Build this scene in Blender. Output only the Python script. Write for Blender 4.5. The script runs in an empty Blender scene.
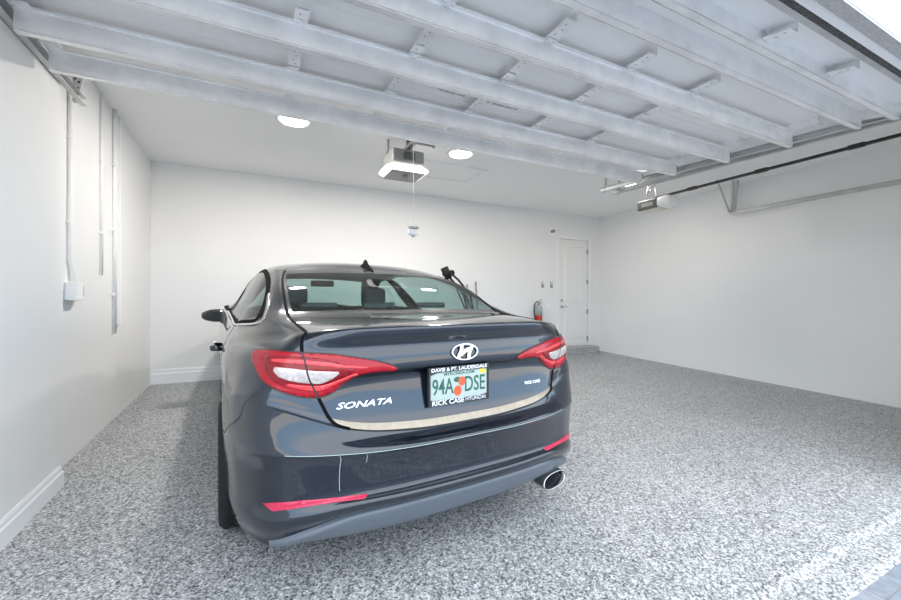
import bpy, bmesh, math, random
import numpy as np
from mathutils import Vector, Matrix, geometry
random.seed(4)
SC = bpy.context.scene
COL = SC.collection
PI = math.pi
SLOPE = .0347
def fz(y): return SLOPE * (y - 2)

# ------------------------------------------------------------------ materials
def nodes(name):
    m = bpy.data.materials.new(name); m.use_nodes = True
    nt = m.node_tree; return m, nt, nt.nodes['Principled BSDF']
def mat(name, col, rough=.5, metal=0., coat=0., spec=.5, bump=0., bscale=200., emit=None, estr=0., var=0., vscale=3.):
    m, nt, b = nodes(name)
    b.inputs['Base Color'].default_value = (*col, 1)
    b.inputs['Roughness'].default_value = rough
    b.inputs['Metallic'].default_value = metal
    b.inputs['Coat Weight'].default_value = coat
    b.inputs['Coat Roughness'].default_value = .03
    b.inputs['Specular IOR Level'].default_value = spec
    if emit:
        b.inputs['Emission Color'].default_value = (*emit, 1); b.inputs['Emission Strength'].default_value = estr
    tc = nt.nodes.new('ShaderNodeTexCoord')
    if bump:
        n = nt.nodes.new('ShaderNodeTexNoise'); n.inputs['Scale'].default_value = bscale; n.inputs['Detail'].default_value = 3
        bp = nt.nodes.new('ShaderNodeBump'); bp.inputs['Strength'].default_value = bump; bp.inputs['Distance'].default_value = .002
        nt.links.new(tc.outputs['Object'], n.inputs['Vector']); nt.links.new(n.outputs['Fac'], bp.inputs['Height'])
        nt.links.new(bp.outputs['Normal'], b.inputs['Normal'])
    if var:
        n = nt.nodes.new('ShaderNodeTexNoise'); n.inputs['Scale'].default_value = vscale; n.inputs['Detail'].default_value = 5
        r = nt.nodes.new('ShaderNodeValToRGB')
        r.color_ramp.elements[0].position = .3; r.color_ramp.elements[1].position = .7
        r.color_ramp.elements[0].color = (*[c * (1 - var) for c in col], 1); r.color_ramp.elements[1].color = (*[min(1, c * (1 + var)) for c in col], 1)
        nt.links.new(tc.outputs['Object'], n.inputs['Vector']); nt.links.new(n.outputs['Fac'], r.inputs['Fac'])
        nt.links.new(r.outputs['Color'], b.inputs['Base Color'])
    return m
def glass_mat(name, tint, ior=1.5):
    m = bpy.data.materials.new(name); m.use_nodes = True; nt = m.node_tree; nt.nodes.clear()
    o = nt.nodes.new('ShaderNodeOutputMaterial'); mx = nt.nodes.new('ShaderNodeMixShader')
    t = nt.nodes.new('ShaderNodeBsdfTransparent'); t.inputs['Color'].default_value = (*tint, 1)
    g = nt.nodes.new('ShaderNodeBsdfGlossy'); g.inputs['Roughness'].default_value = .01
    f = nt.nodes.new('ShaderNodeFresnel'); f.inputs['IOR'].default_value = ior
    gm = nt.nodes.new('ShaderNodeNewGeometry'); mr = nt.nodes.new('ShaderNodeMapRange')   # same reflectance from inside and outside
    mr.inputs[3].default_value = ior; mr.inputs[4].default_value = 1 / ior
    nt.links.new(gm.outputs['Backfacing'], mr.inputs[0]); nt.links.new(mr.outputs[0], f.inputs['IOR'])
    nt.links.new(f.outputs[0], mx.inputs[0]); nt.links.new(t.outputs[0], mx.inputs[1]); nt.links.new(g.outputs[0], mx.inputs[2])
    nt.links.new(mx.outputs[0], o.inputs[0]); return m
def flake_mat():
    m, nt, b = nodes('epoxy_flake')
    tc = nt.nodes.new('ShaderNodeTexCoord')
    v = nt.nodes.new('ShaderNodeTexVoronoi'); v.inputs['Scale'].default_value = 150
    v2 = nt.nodes.new('ShaderNodeTexVoronoi'); v2.inputs['Scale'].default_value = 85
    nt.links.new(tc.outputs['Object'], v.inputs['Vector']); nt.links.new(tc.outputs['Object'], v2.inputs['Vector'])
    s = nt.nodes.new('ShaderNodeSeparateColor'); nt.links.new(v.outputs['Color'], s.inputs[0])
    s2 = nt.nodes.new('ShaderNodeSeparateColor'); nt.links.new(v2.outputs['Color'], s2.inputs[0])
    mm = nt.nodes.new('ShaderNodeMix'); mm.data_type = 'FLOAT'; mm.inputs[0].default_value = .34
    nt.links.new(s.outputs[0], mm.inputs[2]); nt.links.new(s2.outputs[1], mm.inputs[3])
    r = nt.nodes.new('ShaderNodeValToRGB'); cr = r.color_ramp; cr.interpolation = 'LINEAR'
    for e in list(cr.elements)[1:]: cr.elements.remove(e)
    cr.elements[0].position = 0.06; cr.elements[0].color = (.03, .034, .04, 1)
    for p, c in [(.22, (.12, .125, .13)), (.38, (.26, .27, .278)), (.55, (.395, .405, .413)), (.72, (.53, .54, .545)), (.9, (.76, .76, .76))]:
        e = cr.elements.new(p); e.color = (*c, 1)
    nt.links.new(mm.outputs[0], r.inputs['Fac'])
    n = nt.nodes.new('ShaderNodeTexNoise'); n.inputs['Scale'].default_value = .9; n.inputs['Detail'].default_value = 4
    nt.links.new(tc.outputs['Object'], n.inputs['Vector'])
    nr = nt.nodes.new('ShaderNodeMapRange'); nr.inputs[1].default_value = .3; nr.inputs[2].default_value = .7; nr.inputs[3].default_value = .93; nr.inputs[4].default_value = 1.05
    nt.links.new(n.outputs['Fac'], nr.inputs[0])
    mu = nt.nodes.new('ShaderNodeMix'); mu.data_type = 'RGBA'; mu.blend_type = 'MULTIPLY'; mu.inputs[0].default_value = 1
    nt.links.new(r.outputs['Color'], mu.inputs[6]); nt.links.new(nr.outputs[0], mu.inputs[7])
    nt.links.new(mu.outputs[2], b.inputs['Base Color'])
    b.inputs['Roughness'].default_value = .42; b.inputs['Specular IOR Level'].default_value = .35
    bp = nt.nodes.new('ShaderNodeBump'); bp.inputs['Strength'].default_value = .25; bp.inputs['Distance'].default_value = .002
    nt.links.new(s.outputs[2], bp.inputs['Height']); nt.links.new(bp.outputs['Normal'], b.inputs['Normal'])
    return m
def paver_mat():
    m, nt, b = nodes('pavers')
    tc = nt.nodes.new('ShaderNodeTexCoord')
    mp = nt.nodes.new('ShaderNodeMapping'); mp.inputs['Rotation'].default_value = (0, 0, .0)
    br = nt.nodes.new('ShaderNodeTexBrick'); br.inputs['Scale'].default_value = 1
    br.inputs['Brick Width'].default_value = .23; br.inputs['Row Height'].default_value = .115; br.inputs['Mortar Size'].default_value = .004
    br.inputs['Color1'].default_value = (.26, .28, .32, 1); br.inputs['Color2'].default_value = (.20, .22, .26, 1); br.inputs['Mortar'].default_value = (.17, .18, .2, 1)
    n = nt.nodes.new('ShaderNodeTexNoise'); n.inputs['Scale'].default_value = 30
    mu = nt.nodes.new('ShaderNodeMix'); mu.data_type = 'RGBA'; mu.blend_type = 'OVERLAY'; mu.inputs[0].default_value = .3
    nt.links.new(tc.outputs['Object'], mp.inputs[0]); nt.links.new(mp.outputs[0], br.inputs['Vector'])
    nt.links.new(tc.outputs['Object'], n.inputs['Vector'])
    nt.links.new(br.outputs['Color'], mu.inputs[6]); nt.links.new(n.outputs['Fac'], mu.inputs[7]); nt.links.new(mu.outputs[2], b.inputs['Base Color'])
    b.inputs['Roughness'].default_value = .75
    return m
def paint_mat():
    m, nt, b = nodes('dark_blue_metallic')
    b.inputs['Base Color'].default_value = (.008, .0145, .026, 1); b.inputs['Specular IOR Level'].default_value = .2; b.inputs['Metallic'].default_value = .55; b.inputs['Roughness'].default_value = .30
    b.inputs['Coat Weight'].default_value = 1; b.inputs['Coat Roughness'].default_value = .02; b.inputs['Coat IOR'].default_value = 1.6
    tc = nt.nodes.new('ShaderNodeTexCoord'); n = nt.nodes.new('ShaderNodeTexNoise'); n.inputs['Scale'].default_value = 9; n.inputs['Detail'].default_value = 6
    r = nt.nodes.new('ShaderNodeMapRange'); r.inputs[1].default_value = .35; r.inputs[2].default_value = .7; r.inputs[3].default_value = .01; r.inputs[4].default_value = .05
    nt.links.new(tc.outputs['Object'], n.inputs['Vector']); nt.links.new(n.outputs['Fac'], r.inputs[0]); nt.links.new(r.outputs[0], b.inputs['Coat Roughness'])
    return m
def galv_mat(name, col, metal=.75, rough=.38):
    m, nt, b = nodes(name)
    tc = nt.nodes.new('ShaderNodeTexCoord')
    v = nt.nodes.new('ShaderNodeTexNoise'); v.inputs['Scale'].default_value = 5; v.inputs['Detail'].default_value = 8; v.inputs['Roughness'].default_value = .65
    r = nt.nodes.new('ShaderNodeValToRGB'); r.color_ramp.elements[0].position = .3; r.color_ramp.elements[1].position = .72
    r.color_ramp.elements[0].color = (*[c * .82 for c in col], 1); r.color_ramp.elements[1].color = (*[min(1, c * 1.12) for c in col], 1)
    nt.links.new(tc.outputs['Object'], v.inputs['Vector']); nt.links.new(v.outputs['Fac'], r.inputs['Fac']); nt.links.new(r.outputs['Color'], b.inputs['Base Color'])
    b.inputs['Metallic'].default_value = metal; b.inputs['Roughness'].default_value = rough
    return m
M = dict(
    wall=mat('wall_paint', (.84, .84, .835), .75, bump=.05, bscale=60, var=.012, vscale=1.5),
    ceil=mat('ceiling_paint', (.91, .91, .905), .8, var=.01),
    trim=mat('trim_paint', (.86, .87, .88), .4),
    stucco=mat('stucco', (.85, .85, .84), .9, bump=.9, bscale=130),
    soffit=mat('grey_stucco', (.42, .42, .42), .9, bump=.9, bscale=160, var=.2, vscale=90),
    door=mat('door_paint', (.84, .84, .83), .35),
    galv=galv_mat('galvanised_steel', (.97, .97, .965), .35, .30),
    panel=mat('panel_skin', (.89, .89, .89), .4, metal=.0, var=.03, vscale=2),
    stile=galv_mat('stile_steel', (.93, .93, .93), .25, .35),
    steel=galv_mat('dark_steel', (.42, .42, .41), .8, .4),
    track=galv_mat('track_steel', (.62, .63, .62), .35, .5),
    white=mat('white_plastic', (.90, .90, .89), .35), seam=mat('seam_black', (.004, .004, .005), .8, spec=.1), exhaust=mat('exhaust_steel', (.45, .45, .45), .18, metal=1),
    grey=mat('grey_plastic', (.30, .30, .29), .4),
    black=mat('black_plastic', (.018, .018, .02), .45),
    gloss=mat('black_gloss', (.012, .013, .015), .12, coat=1),
    rubber=mat('rubber', (.012, .012, .013), .7, spec=.3),
    seal=mat('brush_seal', (.10, .10, .10), .9, var=.9, vscale=140, bump=1, bscale=120),
    red=mat('extinguisher_red', (.55, .02, .02), .25, coat=1),
    lamp=mat('led_lens', (.9, .9, .88), .4, emit=(1, .95, .87), estr=9),
    olens=mat('opener_lens', (.9, .9, .88), .4, emit=(1, .97, .92), estr=1.2), darkgrey=mat('dark_grey_plastic', (.12, .12, .12), .45), label=mat('grey_label', (.38, .38, .38), .5),
    cream=mat('cream_lens', (.75, .73, .62), .35), dark_mirror=mat('dark_mirror', (.03, .035, .035), .1, metal=1),
    floor=flake_mat(), paver=paver_mat(), paint=paint_mat(),
    chrome=mat('chrome', (.86, .85, .82), .12, metal=1),
    chromet=mat('worn_chrome', (.24, .215, .18), .28, metal=1, var=.1, vscale=25),
    valance=mat('valance_plastic', (.085, .10, .125), .40, coat=.3),
    glass=glass_mat('tinted_glass', (.60, .74, .71), 1.5),
    frit=mat('frit', (.03, .028, .026), .15, coat=1),
    lampred=mat('lamp_red', (.34, .002, .012), .22, spec=.3, coat=.35),
    lampdark=mat('lamp_dark_red', (.22, .003, .008), .2, spec=.3, coat=.35),
    lampclear=mat('lamp_clear', (.56, .50, .49), .12, coat=.6, metal=.2, var=.25, vscale=60),
    lamppink=mat('lamp_pink', (.72, .05, .06), .2, coat=.35),
    reflector=mat('reflector', (.50, .015, .06), .3, coat=.3, var=.25, vscale=220),
    interior=mat('interior_fabric', (.08, .085, .09), .9),
    seat=mat('seat_fabric', (.17, .18, .19), .9),
    plate=mat('plate_white', (.36, .43, .41), .45),
    green=mat('plate_green', (.02, .10, .07), .45),
    orange=mat('plate_orange', (.60, .09, .03), .45),
    yellow=mat('sticker', (.75, .55, .05), .4),
    badge=mat('badge_silver', (.90, .92, .94), .22, metal=.6),
    ink=mat('panel_ink', (.30, .31, .33), .6), redink=mat('red_ink', (.5, .1, .1), .6),
)

# ------------------------------------------------------------------ objects
def link(name, bm, m, parent=None, smooth=False, loc=None):
    me = bpy.data.meshes.new(name); bm.normal_update(); bm.to_mesh(me); bm.free()
    ms = m if isinstance(m, (list, tuple)) else [m]
    for x in ms: me.materials.append(x)
    if smooth:
        for p in me.polygons: p.use_smooth = True
    o = bpy.data.objects.new(name, me); COL.objects.link(o)
    if parent: o.parent = parent
    if loc: o.location = loc
    return o
def tag(o, label, cat, group=None):
    o['label'] = label; o['category'] = cat
    if group: o['group'] = group
    return o
def thing(name, loc, label, cat, group=None, rot=(0, 0, 0)):
    o = bpy.data.objects.new(name, None); COL.objects.link(o); o.location = loc; o.rotation_euler = rot
    o.empty_display_size = .1
    return tag(o, label, cat, group)
def struct(name, bm, m, parent=None, smooth=False):
    o = link(name, bm, m, parent, smooth)
    if not parent: o['kind'] = 'structure'
    return o
def copy_tree(o, parent=None):
    c = o.copy(); COL.objects.link(c); c.parent = parent
    for ch in list(o.children): copy_tree(ch, c)
    return c
def B(): return bmesh.new()
def box(bm, lo, hi, mi=0, bev=0., seg=2):
    lo, hi = [min(a, b) for a, b in zip(lo, hi)], [max(a, b) for a, b in zip(lo, hi)]
    vs = [bm.verts.new((x, y, z)) for x in (lo[0], hi[0]) for y in (lo[1], hi[1]) for z in (lo[2], hi[2])]
    fs = [bm.faces.new([vs[i] for i in q]) for q in ((0, 1, 3, 2), (4, 6, 7, 5), (0, 4, 5, 1), (2, 3, 7, 6), (0, 2, 6, 4), (1, 5, 7, 3))]
    for f in fs: f.material_index = mi
    if bev:
        es = list({e for f in fs for e in f.edges})
        bmesh.ops.bevel(bm, geom=es, offset=bev, segments=seg, affect='EDGES', profile=.5)
    return bm
def basis(d):
    d = Vector(d).normalized(); u = d.orthogonal().normalized(); return d, u, d.cross(u)
def tube(bm, pts, r, n=12, mi=0, caps=True):
    pts = [Vector(p) for p in pts]; rr = r if isinstance(r, (list, tuple)) else [r] * len(pts)
    d, u, w = basis(pts[1] - pts[0]); rings = []
    for i, p in enumerate(pts):
        t = (pts[min(i + 1, len(pts) - 1)] - pts[max(i - 1, 0)]).normalized()
        u = (u - t * u.dot(t)).normalized(); w = t.cross(u)
        rings.append([bm.verts.new(p + (u * math.cos(2 * PI * k / n) + w * math.sin(2 * PI * k / n)) * rr[i]) for k in range(n)])
    for a, b in zip(rings, rings[1:]):
        for k in range(n):
            f = bm.faces.new((a[k], a[(k + 1) % n], b[(k + 1) % n], b[k])); f.smooth = True; f.material_index = mi
    if caps:
        for rg in (rings[0][::-1], rings[-1]):
            f = bm.faces.new(rg); f.material_index = mi
    return bm
def prism(bm, prof, x0, x1, axis='x', closed=True, mi=0):
    """profile of 2D points extruded along an axis"""
    def P(t, a, b): return {'x': (t, a, b), 'y': (a, t, b), 'z': (a, b, t)}[axis]
    A = [bm.verts.new(P(x0, a, b)) for a, b in prof]; C = [bm.verts.new(P(x1, a, b)) for a, b in prof]
    n = len(prof)
    for i in range(n if closed else n - 1):
        j = (i + 1) % n; f = bm.faces.new((A[i], A[j], C[j], C[i])); f.material_index = mi
    if closed: bm.faces.new(A[::-1]).material_index = mi; bm.faces.new(C).material_index = mi
    bmesh.ops.recalc_face_normals(bm, faces=bm.faces[:])
    return bm
def lathe(bm, prof, c=(0, 0, 0), axis='z', n=24, mi=0, caps=True):
    """profile (r, t) turned about an axis through c"""
    rings = []
    for r, t in prof:
        ring = []
        for k in range(n):
            a = 2 * PI * k / n; x, y = r * math.cos(a), r * math.sin(a)
            p = {'z': (x, y, t), 'x': (t, x, y), 'y': (x, t, y)}[axis]
            ring.append(bm.verts.new((p[0] + c[0], p[1] + c[1], p[2] + c[2])))
        rings.append(ring)
    for a, b in zip(rings, rings[1:]):
        for k in range(n):
            f = bm.faces.new((a[k], a[(k + 1) % n], b[(k + 1) % n], b[k])); f.smooth = True; f.material_index = mi
    for rg in (rings[0][::-1], rings[-1]) if caps else ():
        if (rg[0].co - rg[1].co).length > 1e-6: bm.faces.new(rg).material_index = mi
    bmesh.ops.recalc_face_normals(bm, faces=bm.faces[:])
    return bm
def textbm(s, size, w=None, extrude=.001, shear=0., bold=0., mi=0, bm=None, at=None):
    """letters as mesh, centred on the origin in the XY plane; at(x, y, z) maps each vertex"""
    cu = bpy.data.curves.new('letters', 'FONT'); cu.body = s; cu.size = size; cu.extrude = extrude; cu.shear = shear; cu.offset = bold
    cu.align_x = 'CENTER'; cu.align_y = 'CENTER'; cu.resolution_u = 3
    o = bpy.data.objects.new('letters', cu); COL.objects.link(o)
    dg = bpy.context.evaluated_depsgraph_get(); me = bpy.data.meshes.new_from_object(o.evaluated_get(dg))
    bpy.data.objects.remove(o); bpy.data.curves.remove(cu)
    bm = bm or B(); n0 = len(bm.verts); f0 = len(bm.faces); bm.from_mesh(me); bpy.data.meshes.remove(me)
    bm.verts.ensure_lookup_table(); bm.faces.ensure_lookup_table(); vs = bm.verts[n0:]
    for f in bm.faces[f0:]: f.material_index = mi
    xs = [v.co.x for v in vs]; cx = (max(xs) + min(xs)) / 2; wd = max(xs) - min(xs); k = (w / wd) if w else 1
    for v in vs:
        v.co.x = (v.co.x - cx) * k
        if at: v.co = Vector(at(*v.co))
    return bm

def car_net():
    R = []
    rear = [  # la c1..c6 ; fo c0..c6 ; z c0..c6
    ([.28,.50,.62,.74,.82,.84],[.30,.30,.32,.36,.42,.50,.66],[.20]*7),
    ([.32,.52,.66,.785,.857,.880],[.065,.072,.095,.14,.215,.37,.62],[.297,.299,.303,.29,.266,.262,.275]),
    ([.32,.53,.67,.795,.872,.903],[.035,.042,.067,.115,.20,.362,.62],[.385,.385,.375,.33,.286,.280,.295]),
    ([.32,.53,.67,.796,.874,.905],[.052,.06,.085,.13,.206,.362,.62],[.397,.397,.388,.345,.30,.295,.31]),
    ([.33,.54,.69,.81,.89,.915],[.005,.014,.045,.10,.192,.352,.62],[.420,.420,.415,.385,.355,.35,.35]),
    ([.33,.54,.69,.81,.89,.915],[.000,.010,.040,.096,.19,.35,.62],[.444,.444,.440,.412,.38,.375,.37]),
    ([.33,.54,.69,.81,.89,.916],[.034,.042,.068,.116,.204,.358,.62],[.470,.470,.467,.455,.435,.42,.41]),
    ([.32,.52,.68,.815,.896,.925],[.012,.021,.050,.105,.196,.352,.62],[.618,.618,.620,.622,.625,.60,.58]),
    ([.31,.50,.67,.815,.896,.925],[.000,.009,.040,.098,.192,.35,.62],[.634,.634,.636,.638,.64,.63,.61]),
    ([.27,.45,.565,.81,.893,.925],[.070,.075,.090,.118,.212,.36,.62],[.668,.675,.696,.722,.81,.805,.70]),
    ([.275,.46,.575,.81,.893,.925],[.070,.075,.090,.119,.212,.362,.62],[.678,.685,.705,.735,.82,.815,.72]),
    ([.28,.47,.59,.81,.893,.925],[.086,.091,.106,.136,.217,.363,.62],[.705,.711,.730,.758,.835,.83,.75]),
    ([.28,.48,.60,.805,.885,.92],[.100,.105,.116,.143,.217,.364,.62],[.728,.733,.750,.775,.85,.845,.78]),
    ([.30,.50,.645,.79,.865,.905],[.136,.140,.148,.166,.226,.37,.62],[.900,.900,.890,.88,.895,.895,.86]),
    ([.32,.52,.665,.785,.857,.90],[.100,.105,.122,.16,.226,.38,.62],[.932,.935,.935,.93,.935,.93,.90]),
    ([.33,.53,.675,.783,.852,.895],[.104,.110,.130,.168,.24,.40,.63],[.985,.985,.984,.982,.978,.965,.94]),
    ([.335,.54,.685,.778,.842,.885],[.124,.130,.149,.185,.265,.43,.65],[1.03,1.03,1.027,1.02,1.01,.998,.97]),
    ([.335,.54,.683,.762,.832,.88],[.102,.109,.135,.20,.30,.46,.68],[1.078,1.077,1.072,1.058,1.032,1.015,.99]),
    ([.335,.535,.665,.728,.80,.86],[.100,.108,.138,.22,.34,.50,.72],[1.105,1.104,1.099,1.083,1.052,1.035,1.012]),
    ([.335,.535,.66,.715,.785,.838],[.135,.143,.173,.255,.40,.58,.80],[1.111,1.110,1.104,1.086,1.068,1.055,1.040]),
    ([.335,.535,.665,.725,.785,.83],[.36,.365,.38,.42,.56,.74,.94],[1.122,1.120,1.112,1.10,1.095,1.09,1.075]),
    ]
    Wd=[.84,.89,.90,.90,.905,.907,.91,.92,.925,.925,.925,.925,.925,.925,.923,.918,.91,.90,.885,.87,.852]
    Zs=[.20,.24,.26,.27,.32,.35,.38,.56,.60,.66,.68,.70,.74,.84,.88,.92,.95,.985,1.005,1.025,1.045]
    fo7=[1.05,1.45,2.1,2.9,3.5,3.88,4.35,4.66,4.85]
    kx=[1,1,1,1,.995,.985,.93,.72,0]
    cap=[9,9,9,9,9,.93,.86,.78,.75]
    for i,(la,fo,z) in enumerate(rear):
        la[-1]*=1.012
        row=[(a,b,c) for a,b,c in zip([0]+la,fo,z)]
        for j in range(9):
            zz=Zs[i]; y=fo7[j]; x=Wd[i]*kx[j]
            if i>13: y+= (1.05-y)*0.0
            if j<6: x*=1.018
            if j>=5:
                c=cap[j]+ (i-16)*.012 if i>12 else 9
                zz=min(zz,c); y-=max(0,zz-.62)*(.15 if j<7 else .5)
                if i>16: x*=1-.03*(i-16); 
            if j==0 and i>15: y+=.03*(i-15)
            row.append((x,y,zz))
        R.append(row)
    R.append([(0,.62,1.125),(.335,.625,1.123),(.54,.64,1.119),(.66,.665,1.116),(.705,.80,1.145),(.745,.98,1.165),(.772,1.16,1.178),
              (.785,1.38,1.182),(.795,1.7,1.178),(.795,2.2,1.168),(.785,2.9,1.12),(.765,3.42,1.045),(.62,3.72,1.012),(.42,3.86,1.02),(.22,3.93,1.028),(0,3.95,1.03)])
    R.append([(0,1.0,1.276),(.32,1.0,1.271),(.53,1.01,1.264),(.64,1.03,1.260),(.668,1.12,1.276),(.682,1.27,1.286),(.70,1.47,1.306),
              (.71,1.68,1.316),(.715,1.95,1.322),(.712,2.4,1.312),(.69,2.85,1.262),(.64,3.18,1.19),(.50,3.38,1.185),(.34,3.46,1.195),(.17,3.50,1.2),(0,3.51,1.2)])
    R.append([(0,1.37,1.394),(.31,1.37,1.388),(.50,1.375,1.378),(.577,1.39,1.370),(.592,1.45,1.378),(.60,1.60,1.398),(.605,1.75,1.405),
              (.607,1.9,1.412),(.605,2.1,1.414),(.60,2.5,1.402),(.58,2.8,1.372),(.53,2.95,1.347),(.42,3.04,1.352),(.29,3.09,1.362),(.15,3.11,1.367),(0,3.12,1.368)])
    R.append([(0,1.62,1.450),(.25,1.63,1.445),(.38,1.64,1.438),(.44,1.66,1.433),(.45,1.70,1.434),(.455,1.78,1.438),(.46,1.88,1.441),
              (.46,2.0,1.444),(.46,2.15,1.445),(.45,2.4,1.442),(.43,2.6,1.432),(.40,2.7,1.425),(.31,2.78,1.425),(.21,2.82,1.427),(.10,2.84,1.428),(0,2.85,1.428)])
    R.append([(0,y,z) for y,z in zip([1.9,1.91,1.92,1.93,1.95,1.98,2.02,2.06,2.1,2.2,2.3,2.38,2.44,2.48,2.5,2.51],
              [1.472]*7+[1.473]*4+[1.47,1.467,1.465,1.464,1.464])])
    return np.array(R)
NET=car_net()
def _cr(P,t,u,mono):
    """P: (n,...) at knots t ; evaluate at u (m,)"""
    d=(P[1:]-P[:-1])/(t[1:]-t[:-1]).reshape((-1,)+(1,)*(P.ndim-1))
    h=(t[1:]-t[:-1]).reshape((-1,)+(1,)*(P.ndim-1))
    m=np.zeros_like(P); m[0]=d[0]; m[-1]=d[-1]
    w=(h[1:]*d[:-1]+h[:-1]*d[1:])/(h[1:]+h[:-1]); m[1:-1]=w
    if mono:
        a,b=d[:-1],d[1:]
        hm=np.where(a*b>0,3*(h[1:]+h[:-1])/np.where(a*b>0,(2*h[1:]+h[:-1])/np.where(a==0,1,a)+(h[1:]+2*h[:-1])/np.where(b==0,1,b),1),0)
        m[1:-1]=hm
    i=np.clip(np.searchsorted(t,u,side='right')-1,0,len(t)-2)
    hh=(t[i+1]-t[i]); s=(u-t[i])/hh
    sh=(-1,)+(1,)*(P.ndim-1); s=s.reshape(sh);hh=hh.reshape(sh)
    return (2*s**3-3*s**2+1)*P[i]+(s**3-2*s**2+s)*hh*m[i]+(-2*s**3+3*s**2)*P[i+1]+(s**3-s**2)*hh*m[i+1]
MIR=np.array([-1,1,1.])
def _pad(N):
    N=np.concatenate([N[:,2:0:-1]*MIR,N,N[:,-2:-4:-1]*MIR],1)
    return np.concatenate([N,N[-2:-3:-1]*MIR],0)
NP=_pad(NET)
_dc=np.linalg.norm(np.diff(NP[4:20],axis=1),axis=2).mean(0); TC=np.concatenate([[0],np.cumsum(_dc)])
_dr=np.linalg.norm(np.diff(NP[:,2:8],axis=0),axis=2).mean(1); TR=np.concatenate([[0],np.cumsum(_dr)])
def surf_grid(rows,cols):
    """rows, cols: index parameters -> (nr,nc,3)"""
    r=np.interp(rows,np.arange(len(TR)),TR); c=np.interp(np.asarray(cols)+2,np.arange(len(TC)),TC)
    A=_cr(NP,TR,r,True)                       # (nr, ncol, 3)
    B=_cr(np.swapaxes(A,0,1),TC,c,False)
    return np.swapaxes(B,0,1)
def surf_pts(rc):
    out=[]
    for r,c in rc: out.append(surf_grid(np.array([float(r)]),np.array([abs(float(c))]))[0,0]*(MIR if c<0 else 1))
    return np.array(out)
def surf_pn(rc,off=0.):
    """point + offset along the outward normal"""
    P=surf_pts(rc); e=.02
    a=surf_pts([(r,(abs(c)+e)*(1 if c>=0 else -1)) for r,c in rc])-surf_pts([(r,max(abs(c)-e,0)*(1 if c>=0 else -1)) for r,c in rc])
    b=surf_pts([(min(r+e,25),c) for r,c in rc])-surf_pts([(max(r-e,0),c) for r,c in rc])
    n=np.cross(a,b)*np.array([[1 if c>=0 else -1] for r,c in rc]); n/=np.linalg.norm(n,axis=1)[:,None]+1e-12
    return P+n*off,n

# ------------------------------------------------------------------ the room
D, H, XL, XR, YO = 6.14, 2.975, -1.194, 6.534, .73
ZB = -.35
bm = B()
for y0, y1 in [(.93, 2.0), (2.0, D + .02)]:
    bm.faces.new([bm.verts.new(p) for p in ((XL, y0, fz(y0)), (XR, y0, fz(y0)), (XR, y1, fz(y1)), (XL, y1, fz(y1)))])
lip = [(.93, fz(.93)), (.892, fz(.93) - .016), (.79, fz(.93) - .020), (.757, fz(.93) - .031), (.754, fz(.93) - .09)]
for (a, za), (b, zb) in zip(lip[1:], lip):
    bm.faces.new([bm.verts.new(p) for p in ((XL + .1, a, za), (4.1, a, za), (4.1, b, zb), (XL + .1, b, zb))])
bmesh.ops.remove_doubles(bm, verts=bm.verts[:], dist=1e-4)
struct('floor', bm, M['floor'])
bm = B()
zp = fz(.93) - .035
bm.faces.new([bm.verts.new(p) for p in ((-12, -16, zp - .5), (16, -16, zp - .5), (16, .757, zp), (-12, .757, zp))])
o = struct('driveway', bm, M['paver'])
struct('ceiling', box(B(), (XL - .2, YO, H), (XR + .2, D + .2, H + .15)), M['ceil'])
struct('wall_left', box(B(), (XL - .2, .95, ZB), (XL, D, H)), M['wall'])
bm = box(B(), (XL - .05, YO + .06, ZB), (-1.093, 3.27, H))
struct('wall_left_front', bm, M['wall'])
struct('wall_right', box(B(), (XR, YO, ZB), (XR + .2, D, H)), M['wall'])
DX0, DX1, DZ0, DZ1 = 5.475, 6.225, .285, 2.45
bm = B()
box(bm, (XL - .2, D, ZB), (DX0 - .02, D + .2, H)); box(bm, (DX1 + .02, D, ZB), (XR + .2, D + .2, H))
box(bm, (DX0 - .02, D, DZ1 + .02), (DX1 + .02, D + .2, H)); box(bm, (DX0 - .02, D + .06, DZ0), (DX1 + .02, D + .2, DZ1 + .02)); box(bm, (DX0 - .02, D, ZB), (DX1 + .02, D + .2, DZ0))  # middle box: unseen backing added behind the leaf to stop light leaking in
struct('wall_back', bm, M['wall'])
# front wall: header over both openings, pier between them, jambs
bm = B()
box(bm, (-4.5, YO, 2.44), (10, YO + .055, 4.4)); box(bm, (3.98, YO, ZB), (4.22, YO + .055, 2.44)); box(bm, (6.45, YO, ZB), (10, YO + .055, 2.44)); box(bm, (-4.5, YO, ZB), (-1.15, YO + .055, 2.44))
struct('wall_front', bm, M['stucco'])
bm = B()
box(bm, (XL, YO + .055, 2.76), (XR, .93, H)); box(bm, (4.0, YO + .055, ZB), (4.2, .80, 2.76))
struct('wall_front_inner', bm, M['wall'])
struct('trim_1', box(B(), (XL, YO + .056, 2.437), (3.98, YO + .100, 2.62), bev=.004), M['trim'])
struct('trim_2', box(B(), (XL, YO + .002, 2.425), (3.98, YO + .054, 2.4395)), M['soffit'])
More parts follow.
